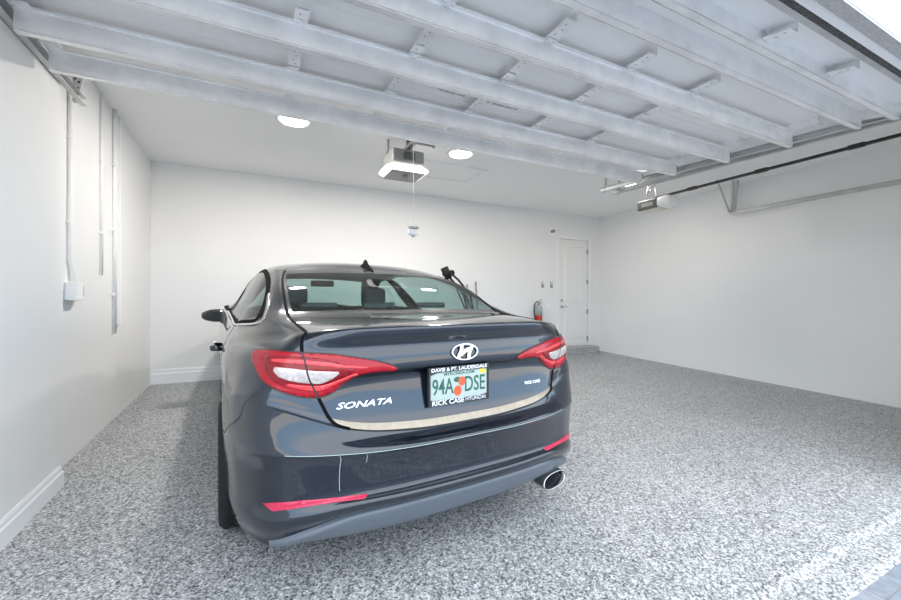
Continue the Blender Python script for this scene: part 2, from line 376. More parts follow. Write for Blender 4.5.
# baseboards
def base_prof(h, t): return [(0, 0), (t, 0), (t, h * .68), (t * .6, h * .76), (t * .6, h * .88), (t * .25, h), (0, h)]
bm = B(); z0 = fz(D)
for x0, x1 in ((XL, DX0 - .09),):
    prism(bm, [(D - a, z0 + b) for a, b in base_prof(.19, .018)], x0, x1, 'x')
struct('baseboard_back', bm, M['trim'])
bm = B()
def sweepbase(bm, pts, h, t):
    """pts: (x, y, nx, ny)"""
    rings = []
    for x, y, nx, ny in pts: rings.append([bm.verts.new((x + nx * a, y + ny * a, fz(y) - .002 + b)) for a, b in base_prof(h, t)])
    for A, C in zip(rings, rings[1:]):
        for i in range(len(A) - 1): bm.faces.new((A[i], A[i + 1], C[i + 1], C[i]))
    bm.faces.new(rings[0]); bm.faces.new(rings[-1][::-1]); bmesh.ops.recalc_face_normals(bm, faces=bm.faces[:])
sweepbase(bm, [(-1.093, .95, 1, 0), (-1.093, 3.27, 1, 1), (XL, 3.27, 0, 1)], .135, .017)
struct('baseboard_left', bm, M['trim'])
# man door
leaf = B(); y = D + .012
box(leaf, (DX0, y, DZ0 + .01), (DX1, y + .04, DZ1))
d = struct('door_1', leaf, M['door'])
def moulding(bm, x0, x1, z0, z1):
    for k, (o_, p_) in enumerate(((0, .0), (.016, .009), (.03, .0), (.05, .009))):
        pass
    prof = [(0, 0), (.012, .010), (.026, .002), (.04, .002), (.055, .011), (.07, .011)]
    rings = []
    for o_, p_ in prof:
        rings.append([bm.verts.new(c) for c in ((x0 + o_, y - p_, z0 + o_), (x1 - o_, y - p_, z0 + o_), (x1 - o_, y - p_, z1 - o_), (x0 + o_, y - p_, z1 - o_))])
    for A, C in zip(rings, rings[1:]):
        for i in range(4): bm.faces.new((A[i], A[(i + 1) % 4], C[(i + 1) % 4], C[i]))
    bm.faces.new(rings[-1]); bmesh.ops.recalc_face_normals(bm, faces=bm.faces[:])
for z0_, z1_ in ((1.16, 2.33), (.42, .98)):
    bm = B(); moulding(bm, DX0 + .11, DX1 - .11, z0_, z1_); link('door_panel', bm, M['door'], d)
bm = B()
for x0, x1, z0_, z1_ in ((DX0 - .075, DX0 - .008, DZ0, DZ1 + .075), (DX1 + .008, DX1 + .075, DZ0, DZ1 + .075), (DX0 - .008, DX1 + .008, DZ1 + .008, DZ1 + .075)):
    box(bm, (x0, D - .02, z0_), (x1, D + .03, z1_), bev=.004)
link('door_casing', bm, M['trim'], d)
bm = B(); lathe(bm, [(.028, -.008), (.03, 0), (.012, -.012), (.012, -.05)], (DX0 + .06, D + .012, 1.085), 'y', 16)
tube(bm, [(DX0 + .06, D - .04, 1.085), (DX0 + .10, D - .045, 1.087), (DX0 + .165, D - .04, 1.08)], .008, 8)
link('door_handle', bm, M['steel'], d)
bm = B(); lathe(bm, [(.0, -.02), (.022, -.018), (.028, 0)], (DX0 + .06, D + .012, 1.21), 'y', 16); link('deadbolt', bm, M['steel'], d)
for z in (.42, .98, 1.60, 2.23):
    bm = tube(B(), [(DX1 + .004, D - .002, z - .05), (DX1 + .004, D - .002, z + .05)], .008, 8); box(bm, (DX1 - .02, D + .006, z - .05), (DX1 + .01, D + .011, z + .05)); link('door_hinge', bm, M['steel'], d)
# concrete step under the door
bm = box(B(), (DX0 - .5, D - .26, fz(D) - .05), (DX1 + .06, D, DZ0 - .005), bev=.006)
s = struct('step', bm, M['floor'])
# attic hatch trim on the ceiling
bm = B()
hx0, hx1, hy0, hy1 = 1.50, 2.82, 4.56, 5.20
for lo, hi in (((hx0, hy0), (hx1, hy0 + .06)), ((hx0, hy1 - .06), (hx1, hy1)), ((hx0, hy0 + .06), (hx0 + .06, hy1 - .06)), ((hx1 - .06, hy0 + .06), (hx1, hy1 - .06))):
    box(bm, (*lo, H - .018), (*hi, H), bev=.004)
t = struct('trim_3', bm, M['trim'])
link('hatch_panel', box(B(), (hx0 + .05, hy0 + .05, H - .008), (hx1 - .05, hy1 - .05, H)), M['ceil'], t)

# ------------------------------------------------------------------ overhead door, open flat under the ceiling
ZP, ZK = 2.655, 2.49
DL, DR = -1.047, 3.86
def dright(y): return 3.80 + (2.955 - y) * .175
def tilt(y): return max(0, 1.49 - y) * .17
def onto(o, loc): return o
dr = thing('overhead_door', (1.42, 2.0, ZP), 'big open sectional garage door hanging flat overhead, galvanised steel inside', 'garage door')
def dpart(name, bm, m, parent=None, smooth=False, flat=False):
    p = parent or dr
    if p is dr and not flat:
        for v in bm.verts: v.co.z -= tilt(v.co.y)
    if p is dr: bmesh.ops.translate(bm, verts=bm.verts[:], vec=(-1.42, -2.0, -ZP))
    return link(name, bm, m, p, smooth)
secs = [.97, 1.49, 2.01, 2.53, 3.04]
for a, b in zip(secs, secs[1:]):
    bm = box(B(), (DL, a + .0008, ZP), (DR, b - .0008, ZP + .045), bev=.002)
    for v in bm.verts:
        if v.co.x > 1: v.co.x += dright(v.co.y) - DR + .03
    dpart('door_section', bm, M['panel'])
def stile(x, a, b):
    bm = B(); w = .068
    # side web, light flange with slots, thin lip
    prism(bm, [(x + w / 2, ZP), (x + w / 2, ZP - .05), (x - w / 2, ZP - .05), (x - w / 2, ZP - .044), (x + w / 2 - .006, ZP - .044), (x + w / 2 - .006, ZP)], a, b, 'y')
    k = 0; yy = a + .03
    while yy < b - .03:
        box(bm, (x - .011 + .012 * (k % 2), yy, ZP - .0505), (x - .004 + .012 * (k % 2), yy + .012, ZP - .0495), 1); yy += .04; k += 1
    dpart('stile', bm, [M['stile'], M['steel']])
for i, (a, b) in enumerate(zip(secs, secs[1:])):
    xs = (.2, .81, 1.42, 2.03, 2.64) if i else (.25, .95, 1.65, 2.35, 3.04)
    for x in xs: stile(x, a + .01, b - .01 if i else 1.10)
    for x, sgn in ((DL + .04, 1), (dright((a + b) / 2) - .02, -1)):
        bm = prism(B(), [(x - .04, ZP), (x - .04, ZP - .055), (x + .04, ZP - .055), (x + .04, ZP - .047), (x - .032, ZP - .047), (x - .032, ZP)], a + .01, b - .01, 'y')
        dpart('end_stile', bm, M['stile'])
STR = [(1.105, 2.592), (1.295, 2.640), (1.69, ZP), (2.135, ZP), (2.60, ZP), (2.955, ZP)]
for y, zt in STR:
    t_ = .004; zt -= .052 if zt == ZP else 0; lift = .012 if y < 1.4 else 0
    fl = .12 if 1.2 < y < 1.4 else .026
    prof = [(y - .003, zt + .0), (y - fl + .003, zt + .0), (y - fl + .003, zt - .007), (y - fl, zt - .007), (y - fl, zt + .004), (y, zt + .006), (y + .018, zt + .004), (y + .018, ZK + .02), (y + .032, ZK + .02), (y + .032, zt - .01), (y + .04, zt - .01), (y + .04, ZK + .002), (y + .036, ZK + .001), (y + .036, ZK + .002), (y + .036, ZK + .014), (y + .030, ZK + .014), (y + .030, ZK - .001), (y + .0, ZK - .001), (y + .0, ZK + .004), (y + .010, ZK + .004), (y + .010, ZK + .011), (y, ZK + .011), (y, zt - .004)]
    xr = dright(y); bm = prism(B(), prof, DL + .01, xr, 'x')
    for v in bm.verts:
        if v.co.x > 1: v.co.z += lift
    dpart('strut', bm, M['galv'], flat=True)
    for x in (DL + .05, xr + .022):
        bm = B(); box(bm, (x - .018, y + .012, zt - .052), (x + .018, y + .045, zt - .006), bev=.004)
        tube(bm, [(x - .01, y + .03, zt - .03), (x + (.05 if x > 0 else -.05), y + .03, zt - .03)], .007, 8)
        o = dpart('roller_bracket', bm, M['steel'], flat=True)
for y, xs in ((2.135, (.2, .81, 1.42, 2.03, 2.64)), (1.69, (.81, 1.42, 2.03, 2.64)), (1.105, (1.65, 2.35, 3.04))):
    for x in xs:
        bm = B(); dz_ = -.008 if y < 1.2 else 0; box(bm, (x - .028, y - .045, 2.597), (x + .028, y - .006, 2.601)); tube(bm, [(x - .02, y - .03, 2.594), (x + .02, y - .03, 2.594)], .006, 8)
        for dx in (-.014, .014): lathe(bm, [(0, 2.590), (.006, 2.591), (.006, 2.598)], (x + dx, y - .014, 0), 'z', 8)
        bmesh.ops.translate(bm, verts=bm.verts[:], vec=(0, 0, dz_)); dpart('hinge', bm, M['stile'], flat=True)
bm = B()
prism(bm, [(.938, ZP - .004), (.968, ZP - .010), (.968, ZP + .045), (.938, ZP + .045)], DL, dright(.95) + .03, 'x')
dpart('bottom_retainer', bm, M['track'])
bm = B()
prism(bm, [(.884, ZP - .006), (.908, ZP - .014), (.937, ZP - .008), (.937, ZP + .04), (.895, ZP + .045), (.880, ZP + .02)], DL, dright(.9) + .03, 'x')
dpart('bottom_seal', bm, M['seal'])
# faint printing on one section: unreadable rows of small strokes
bm = B(); rr = random.Random(2)
for x0, n, mi in ((1.12, 22, 0), (1.56, 24, 0), (1.50, 4, 1)):
    for k in range(n):
        x = x0 + k * .0095; h = rr.choice((.016, .022, .018))
        box(bm, (x, 2.455, ZP - .001), (x + rr.choice((.004, .006)), 2.455 + h, ZP - .0002), mi)
dpart('printed_marks', bm, [M['ink'], M['redink']])

# tracks
def track(name, x, y0, y1, z, side, label, group='horizontal door tracks'):
    t = thing(name, (x, y1, z), label, 'door track', group)
    s_ = side; p = [(0, 0), (s_ * .032, 0), (s_ * .036, .004), (s_ * .036, .05), (s_ * .032, .054), (0, .054), (0, .050), (s_ * .031, .050), (s_ * .031, .005), (0, .005)]
    bm = prism(B(), [(a, b) for a, b in p], y0 - y1, 0, 'y'); link('rail', bm, M['track'], t)
    bm = B()
    for k in (0, 1):
        a = Vector((s_ * .045, -.04 - .02 * k, 0)); b = Vector((s_ * (.045 + (-.10 if k else .0)), -.04 - .1 * k - .02, H - z))
        dv = (b - a)
        for q in range(1):
            prof_w = .016
            vs = []
            for pnt in (a, b):
                vs.append([bm.verts.new(pnt + Vector(c)) for c in ((-prof_w, 0, 0), (prof_w, 0, 0), (prof_w, .004, 0), (prof_w, .03, 0), (prof_w - .004, .03, 0), (prof_w - .004, .004, 0), (-prof_w, .004, 0))])
            for i in range(7): bm.faces.new((vs[0][i], vs[0][(i + 1) % 7], vs[1][(i + 1) % 7], vs[1][i]))
        n = int(dv.length / .035)
        for i in range(n):
            c = a + dv * ((i + .5) / n); box(bm, (c.x - .006, c.y - .0008, c.z - .008), (c.x + .006, c.y + .001, c.z + .008), 1)
    bmesh.ops.recalc_face_normals(bm, faces=bm.faces[:])
    link('hanger_bracket', bm, [M['track'], M['black']], t)
    return t
track('door_track', -1.052, 1.05, 3.56, 2.545, -1, 'steel door track along the left wall, its end by the pilaster corner')
t = track('door_track', 3.80, 1.02, 3.56, 2.545, 1, 'steel track at the right edge of the open overhead door'); t.rotation_euler.z = .155
t = track('door_track', 4.0, 1.02, 3.52, 2.53, 1, 'left track of the second bay, just right of the open door'); t.rotation_euler.z = .10
track('door_track', 6.40, 1.02, 3.48, 2.50, 1, 'long thin steel door track running along the right wall')
# closed second door, outside the frame
d2 = struct('door_2', B(), M['white'])
for i in range(4):
    link('door_section', box(B(), (4.2, .86, -.04 + i * .66), (6.45, .90, .615 + i * .66), bev=.006), M['panel'], d2)

# openers
def opener_a():
    t = thing('door_opener', (1.43, 4.05, 2.585), 'grey garage door motor with bright white light band under the ceiling', 'door opener', 'garage door motors')
    bm = B()
    box(bm, (-.175, -.17, .055), (.175, .17, .20), bev=.02)
    for k in range(9): box(bm, (-.06 + k * .015, -.1725, .09), (-.053 + k * .015, -.1705, .17), 1)
    link('housing', bm, [M['grey'], M['black']], t)
    bm = B(); rings = []
    for z, w, l in ((-.030, .20, .165), (-.008, .230, .185), (.014, .235, .19), (.040, .185, .172)):
        rings.append([bm.verts.new(p) for p in ((-w, -l * .75, z), (-w * .8, -l, z), (w * .8, -l, z), (w, -l * .75, z), (w, l * .75, z), (w * .8, l, z), (-w * .8, l, z), (-w, l * .75, z))])
    for A, C in zip(rings, rings[1:]):
        for i in range(8): bm.faces.new((A[i], A[(i + 1) % 8], C[(i + 1) % 8], C[i]))
    bm.faces.new(rings[-1]); bm.faces.new(rings[0][::-1]); link('light_lens', bm, M['olens'], t)
    bm = B(); box(bm, (-.185, -.16, -.044), (.185, .16, -.029), bev=.008); link('base_plate', bm, M['grey'], t)
    bm = lathe(B(), [(0, -.085), (.02, -.083), (.028, -.07), (.028, -.048)], (0, -.05, 0), 'z', 16); link('knob', bm, M['grey'], t)
    bm = prism(B(), [(-.025, .205), (.025, .205), (.025, .235), (-.025, .235)], -3.0, .05, 'y'); link('rail', bm, M['steel'], t)
    for x in (-.16, .10):
        link('hanger_strap', tube(B(), [(x, .1, .19), (x + .02, .1, .26), (x + .02, .1, .372)], .012, 8), M['steel'], t)
    bm = B(); box(bm, (-.02, -.16, .30), (.30, -.13, .304)); box(bm, (-.02, -.164, .27), (.30, -.16, .304)); box(bm, (.28, -.165, .27), (.30, -.13, .372))
    box(bm, (-.02, -.164, .235), (.01, -.13, .304))
    link('hanger_bracket', bm, M['steel'], t)
opener_a()
def opener_b():
    t = thing('door_opener', (5.2, 3.83, 2.60), 'white and dark grey garage door motor with long black rail, right bay', 'door opener', 'garage door motors')
    bm = B(); box(bm, (-.13, -.12, -.07), (.13, .20, .07), bev=.02)
    box(bm, (-.1325, -.06, -.03), (-.130, .12, .02), 1)
    link('housing', bm, [M['darkgrey'], M['label']], t)
    bm = B(); box(bm, (-.135, -.30, -.075), (.135, -.10, .078), bev=.055, seg=4)
    link('nose_cover', bm, M['white'], t, True)
    bm = B(); box(bm, (-.10, -.12, -.088), (.10, .16, -.066), bev=.018); link('light_lens', bm, M['cream'], t)
    bm = prism(B(), [(-.016, .082), (.016, .082), (.016, .110), (-.016, .110)], -2.85, .02, 'y'); link('rail', bm, M['black'], t)
    for yy in (-.55, -1.35, -2.15): link('rail_joint', box(B(), (-.022, yy - .06, .077), (.022, yy + .06, .117)), M['black'], t)
    for x in (-.10, .10): link('hanger_bracket', tube(B(), [(x, .05, .06), (x, .05, .16), (x * .6, .05, .375)], .009, 8), M['steel'], t)
    link('hanger_brace', tube(B(), [(-.1, .05, .16), (.06, -.03, .375)], .008, 8), M['steel'], t)
    bm = tube(B(), [(-.08, .02, .07), (-.17, .02, .12), (-.12, .03, .20), (-.05, .05, .26), (-.06, .06, .375)], .004, 6); link('power_cord', bm, M['white'], t)
opener_b()
# rail hanging bracket of the second opener (sway braces by the right wall)
t = thing('brace', (6.38, 3.46, 2.5), 'pair of steel angle struts from ceiling to the end of the right wall track', 'brace')
bm = B()
for a, b in (((0, 0, .03), (-.36, -.02, .475)), ((.01, -.02, .03), (-.10, -.1, .475))):
    tube(bm, [a, b], .014, 4)
link('strut', bm, M['track'], t)
# emergency pull
pc = thing('pull_cord', (1.352, 3.55, 2.86), 'thin white cord with a white release handle hanging below the grey motor', 'pull cord')
link('cord', tube(B(), [(0, 0, 0), (.002, 0, -.5), (0, 0, -.92)], .0022, 6), M['white'], pc)
bm = B(); box(bm, (-.055, -.02, -1.03), (.055, .02, -.965), bev=.018); lathe(bm, [(.0, -.965), (.02, -.96), (.012, -.93), (.0, -.92)], (0, 0, 0), 'z', 12); link('handle', bm, M['white'], pc)
link('metal_clip', box(B(), (-.05, -.025, -.965), (.05, .025, -.945), bev=.006), M['steel'], pc); link('cord_knot', box(B(), (-.012, -.024, -1.045), (.012, .024, -1.03), bev=.003), M['steel'], pc)

# recessed lights
def light(x, y, label, k=1):
    t = thing('ceiling_light', (x, y, H), label, 'light', 'round ceiling lights')
    bm = lathe(B(), [(.165, 0), (.165, -.012), (.145, -.018), (.138, -.012)], (0, 0, 0), 'z', 32); link('trim_ring', bm, M['white'], t, True)
    bm = lathe(B(), [(.138, -.010), (.12, -.022), (.07, -.030), (0.0, -.033)], (0, 0, 0), 'z', 32); link('lens', bm, M['lamp'], t, True)
    l = bpy.data.lights.new('bulb', 'AREA'); l.shape = 'DISK'; l.size = .22; l.energy = LAMP_W * k; l.color = (1, .95, .89)
    lo = bpy.data.objects.new('bulb', l); COL.objects.link(lo); lo.parent = t; lo.location = (0, 0, -.04)
LAMP_W = 40
light(.33, 4.13, 'round white ceiling light above the car, left of the motor')
light(2.20, 4.19, 'round white ceiling light just right of the grey motor')
light(5.07, 4.11, 'round ceiling light half hidden by the right end of the open door', .22)

# left wall conduits
def conduit(x, y, z0, z1, r, label, elbow=None):
    t = thing('conduit', (x, y, z0), label, 'conduit', 'white conduits on the left wall')
    pts = [(0, 0, H - z0), (0, 0, 0)]
    if elbow: pts = [(0, 0, H - z0), (0, 0, .08), (.006, .03, .02), (.006, .035, -.06)]
    link('pipe', tube(B(), pts, r, 12), M['white'], t)
    for k in range(3): link('strap', box(B(), (-r, -r - .012, .35 + k * .6), (r * .9, r + .012, .37 + k * .6), bev=.003), M['white'], t)
    return t
conduit(XL + .013, 3.69, 1.40, H, .014, 'white pipe down to the switch box, nearest of three on the left wall', True)
conduit(XL + .011, 4.33, 1.42, H, .012, 'middle white pipe on the left wall, ending at mid height')
conduit(XL + .016, 4.66, .90, H, .017, 'farthest white pipe on the left wall, reaching lowest')
t = thing('wire_channel', (XL + .011, 4.82, .97), 'flat white cable channel beside the farthest pipe on the left wall', 'cable channel')
link('channel', box(B(), (-.012, -.02, 0), (.012, .02, H - .97), bev=.003), M['white'], t)
t = thing('outlet_box', (XL + .03, 3.74, 1.27), 'small white electrical box with grey cover under the nearest left wall pipe', 'electrical box')
link('housing', box(B(), (-.03, -.10, -.065), (.035, .03, .065), bev=.005), M['white'], t)
bm = B(); box(bm, (-.03, .032, -.05), (.025, .065, .055), bev=.004); link('cover', bm, M['white'], t)
bm = box(B(), (.02, .036, -.035), (.028, .06, .04)); link('latch', bm, M['grey'], t)

# things on the back wall
def plate(x, z, label):
    t = thing('wall_switch', (x, D, z), label, 'switch', 'switches by the door')
    link('cover_plate', box(B(), (-.05, -.008, -.075), (.05, 0, .075), bev=.004), M['white'], t)
    bm = B(); box(bm, (-.03, -.022, -.06), (.03, -.008, .06), bev=.006); link('keypad', bm, M['grey'], t)
    bm = B(); box(bm, (-.018, -.026, .01), (.018, -.021, .045), bev=.003); link('button', bm, M['white'], t)
plate(5.03, 1.52, 'grey wall control on the back wall, left one of the pair')
plate(5.25, 1.52, 'grey wall control on the back wall, nearest the door')
t = thing('alarm_sensor', (5.25, D, 2.58), 'small grey sensor high on the back wall left of the door', 'sensor')
link('mount', box(B(), (-.07, -.008, -.07), (.07, 0, .07), bev=.006), M['white'], t)
bm = B(); lathe(bm, [(.0, -.09), (.028, -.085), (.035, -.03), (.03, -.008)], (.01, 0, .0), 'y', 14); link('sensor_head', bm, M['grey'], t)
t = thing('outlet', (5.18, D, 1.13), 'faint white blank wall plate below the wall controls', 'outlet')
link('cover_plate', box(B(), (-.06, -.006, -.04), (.06, 0, .04), bev=.003), M['white'], t)
# extinguisher
t = thing('fire_extinguisher', (4.86, D - .10, .72), 'red fire extinguisher with a black hose on the back wall', 'fire extinguisher')
bm = lathe(B(), [(0, 0), (.062, .004), (.07, .02), (.07, .34), (.055, .385), (.025, .41), (.02, .43)], (0, 0, 0), 'z', 24); link('cylinder', bm, M['red'], t)
bm = lathe(B(), [(.0712, .21), (.0712, .341), (.0565, .387), (.03, .409)], (0, 0, 0), 'z', 24); link('paper_label', bm, M['plate'], t)
bm = B(); lathe(bm, [(.022, .425), (.024, .47), (.012, .48), (0, .482)], (0, 0, 0), 'z', 12)
lathe(bm, [(.0, -.05), (.02, -.05), (.02, -.02), (.0, -.02)], (0, 0, .45), 'y', 12); link('valve', bm, M['chrome'], t)
bm = tube(B(), [(0, 0, .475), (.04, -.0, .50), (.10, 0, .515)], .008, 6); tube(bm, [(0, 0, .455), (.04, -.0, .462), (.09, 0, .455)], .007, 6); link('lever', bm, M['steel'], t)
bm = tube(B(), [(0, -.01, .455), (-.06, -.02, .47), (-.115, -.02, .42), (-.125, -.02, .30), (-.105, -.02, .18), (-.085, -.02, .10)], .011, 8); link('hose', bm, M['black'], t)
bm = box(B(), (-.03, .06, .1), (.03, .101, .4)); link('wall_bracket', bm, M['steel'], t)
# handles poking up behind the car
t = thing('folding_cart', (2.62, 5.35, fz(5.35)), 'black handle of something folded standing behind the car, right of its roof', 'cart')
bm = B()
for dy in (-.10, .10):
    tube(bm, [(.55, dy, .14), (.30, dy, 1.18), (.10, dy, 1.40), (-.03, dy, 1.50)], .018, 8)
    tube(bm, [(.55, dy, .60), (.40, dy, .80), (.16, dy, 1.30)], .012, 6)
for k in range(6): q = (k + .5) / 6; tube(bm, [(.55 - .25 * q, -.10, .14 + 1.04 * q), (.55 - .25 * q, .10, .14 + 1.04 * q)], .01, 6)
link('frame', bm, M['black'], t)
bm = B(); tube(bm, [(-.02, -.13, 1.50), (-.02, .13, 1.50)], .045, 10); tube(bm, [(-.01, 0, 1.42), (-.09, 0, 1.585)], [.055, .06], 10); link('grip', bm, M['rubber'], t)
for dy in (-.15, .15):
    link('wheel', lathe(B(), [(.02, -.02), (.12, -.02), (.13, 0), (.12, .02), (.02, .02)], (.55, dy, .13), 'y', 20), M['rubber'], t)
link('toe_plate', box(B(), (.58, -.16, .012), (.80, .16, .022)), M['steel'], t)
for x, z, lb in ((3.34, 1.49, 'short thin grey pole against the back wall, nearer the black cart handle'), (3.52, 1.545, 'thin grey pole against the back wall, right one of the two')):
    t = thing('pole', (x, D - .06, fz(D)), lb, 'pole', 'thin grey poles at the back wall')
    link('shaft', tube(B(), [(0, -.12, .02), (-.012, .02, z - fz(D))], .016, 8), M['grey'], t)
    link('end_cap', lathe(B(), [(0, 0), (.019, .002), (.019, .07), (0, .072)], (0, -.121, 0), 'z', 10), M['rubber'], t)
# ------------------------------------------------------------------ the car
PSI = .079
CX, CY = .853, 1.521
car = thing('car', (CX, CY, fz(CY)), 'dark blue four-door sedan parked nose in, its rear towards the open door', 'car', rot=(math.atan(SLOPE), 0, PSI))
WIN_REAR = [(20.0, 9.3), (19.98, 7.93), (19.94, 6.3), (19.94, 5.5), (20.3, 5.0), (20.9, 4.85), (21.5, 4.87), (22.1, 5.3), (22.5, 6.4), (22.62, 8.0), (22.65, 9.3)]
WIN_FRONT = [(20.05, 9.55), (22.65, 9.55), (22.55, 10.3), (22.0, 10.75), (21.3, 11.0), (20.4, 11.2), (20.1, 11.0)]
def inpoly(r, c, P):
    ins = False; n = len(P)
    for i in range(n):
        (y1, x1), (y2, x2) = P[i], P[(i + 1) % n]
        if (y1 > r) != (y2 > r) and c < (x2 - x1) * (r - y1) / (y2 - y1) + x1: ins = not ins
    return ins
def catmull(P, n=4, closed=True):
    out = []; L = len(P)
    for i in range(L if closed else L - 1):
        g = lambda k: np.array(P[k % L] if closed else P[max(0, min(L - 1, k))], float)
        a, b, c, d = g(i - 1), g(i), g(i + 1), g(i + 2)
        for k in range(n):
            t = k / n; out.append(tuple(.5 * (2 * b + (c - a) * t + (2 * a - 5 * b + 4 * c - d) * t * t + (3 * b - a - 3 * c + d) * t ** 3)))
    if not closed: out.append(tuple(P[-1]))
    return out
rows = np.array(sorted(set([float(i) for i in range(26)] + [i + k / 4 for i in range(25) for k in (1, 2, 3) if i in (0, 1, 3, 4, 5, 6, 7, 8, 9, 12, 13, 14, 15, 16, 19, 20, 21, 22, 23, 24)] + [i + .5 for i in range(25)] + [12.125, 12.375, 12.625, 12.875] + [20 + k / 8 for k in range(24)])))
cols = np.array(sorted(set([float(i) for i in range(16)] + [i + k / 8 for i in range(9) for k in range(8)] + [i + k / 5 for i in range(9, 15) for k in range(5)])))
G = surf_grid(rows, cols)
WHEELS = [(1.0, .33), (3.855, .33)]; ARCH = .372
def region(r, c):
    if 21 < r < 23 and c < 3:
        return 'rear_window' if (21.22 < r < 22.8 and c < 2.75) else 'window_border'
    if 21.15 < r < 22.9 and c > 11.5: return 'windshield'
    if inpoly(r, c, WIN_REAR) or inpoly(r, c, WIN_FRONT): return None
    if r < 3 and c < 4: return 'rear_valance'
    if r < 9 and c < 5.6: return 'rear_bumper'
    if 10 < r < 11 and c < 2.97: return 'chrome_strip'
    if 9 < r < 10 and c < 3: return 'lid_gap'
    if 10 < r < 21 and c < 3: return 'trunk_lid'
    return 'body_shell'
MATS = {'rear_window': 'glass', 'window_border': 'frit', 'windshield': 'glass', 'rear_valance': 'valance', 'rear_bumper': 'paint', 'chrome_strip': 'chromet', 'lid_gap': 'black', 'trunk_lid': 'paint', 'body_shell': 'paint'}
quads = {}
for i in range(len(rows) - 1):
    for j in range(len(cols) - 1):
        g = region((rows[i] + rows[i + 1]) / 2, (cols[j] + cols[j + 1]) / 2)
        if g is None: continue
        c4 = (G[i, j] + G[i + 1, j + 1]) / 2
        if any(math.hypot(c4[1] - wy, c4[2] - wz) < ARCH for wy, wz in WHEELS) and abs(c4[0]) > .55 and c4[2] < .75 and (cols[j] > 5.7): continue
        quads.setdefault(g, []).append((i, j))
V2 = G.copy()
# pull the rim vertices of each wheel opening onto a circle
used = {}
for g, q in quads.items():
    for i, j in q:
        for a, b in ((i, j), (i + 1, j), (i, j + 1), (i + 1, j + 1)): used[(a, b)] = used.get((a, b), 0) + 1
for (a, b), n in used.items():
    if n < 4 and cols[b] > 5.3 and rows[a] < 14:
        p = V2[a, b]
        for wy, wz in WHEELS:
            d_ = math.hypot(p[1] - wy, p[2] - wz)
            if .30 < d_ < ARCH + .09 and p[2] > .12:
                V2[a, b, 1] = wy + (p[1] - wy) * ARCH / d_; V2[a, b, 2] = wz + (p[2] - wz) * ARCH / d_
CP = {}
for g, q in quads.items():
    bm = B()
    for s in (1, -1):
        vm = {}
        def gv(a, b):
            if (a, b) not in vm: vm[(a, b)] = bm.verts.new((V2[a, b, 0] * s, V2[a, b, 1], V2[a, b, 2]))
            return vm[(a, b)]
        for i, j in q:
            vs = [gv(i, j), gv(i, j + 1), gv(i + 1, j + 1), gv(i + 1, j)]
            if s < 0: vs.reverse()
            try: bm.faces.new(vs)
            except ValueError: pass
    bmesh.ops.remove_doubles(bm, verts=bm.verts[:], dist=2e-4)
    name = g
    CP[g] = link(name, bm, M[MATS[g]], car, True)
CP['window_border'].parent = CP['rear_window']
CP['lid_gap'].parent = CP['trunk_lid']; CP['chrome_strip'].parent = CP['trunk_lid']
CP['chrome_strip']['label'] = 'worn chrome strip along the lower edge of the trunk lid'

def ribbon(name, uv, w, m, parent, off=.0012, n=4, closed=False, thick=0.):
    uv = catmull(uv, n, closed)
    P, N = surf_pn(uv, off); bm = B(); L = []; K = len(P)
    for i in range(K):
        t = P[(i + 1) % K if closed else min(i + 1, K - 1)] - P[(i - 1) % K if closed else max(i - 1, 0)]
        c = np.cross(t, N[i]); c /= np.linalg.norm(c) + 1e-9
        base = N[i] * (.003 + thick)
        L.append([bm.verts.new(P[i] + c * w / 2 - base), bm.verts.new(P[i] + c * w / 2), bm.verts.new(P[i] - c * w / 2), bm.verts.new(P[i] - c * w / 2 - base)])
    for i in range(K if closed else K - 1):
        a, b = L[i], L[(i + 1) % K]
        for k in range(3): bm.faces.new((a[k], a[k + 1], b[k + 1], b[k]))
    bmesh.ops.recalc_face_normals(bm, faces=bm.faces[:])
    return link(name, bm, M[m], parent)
def sgn(uv, s): return [(r, c * s) for r, c in uv]
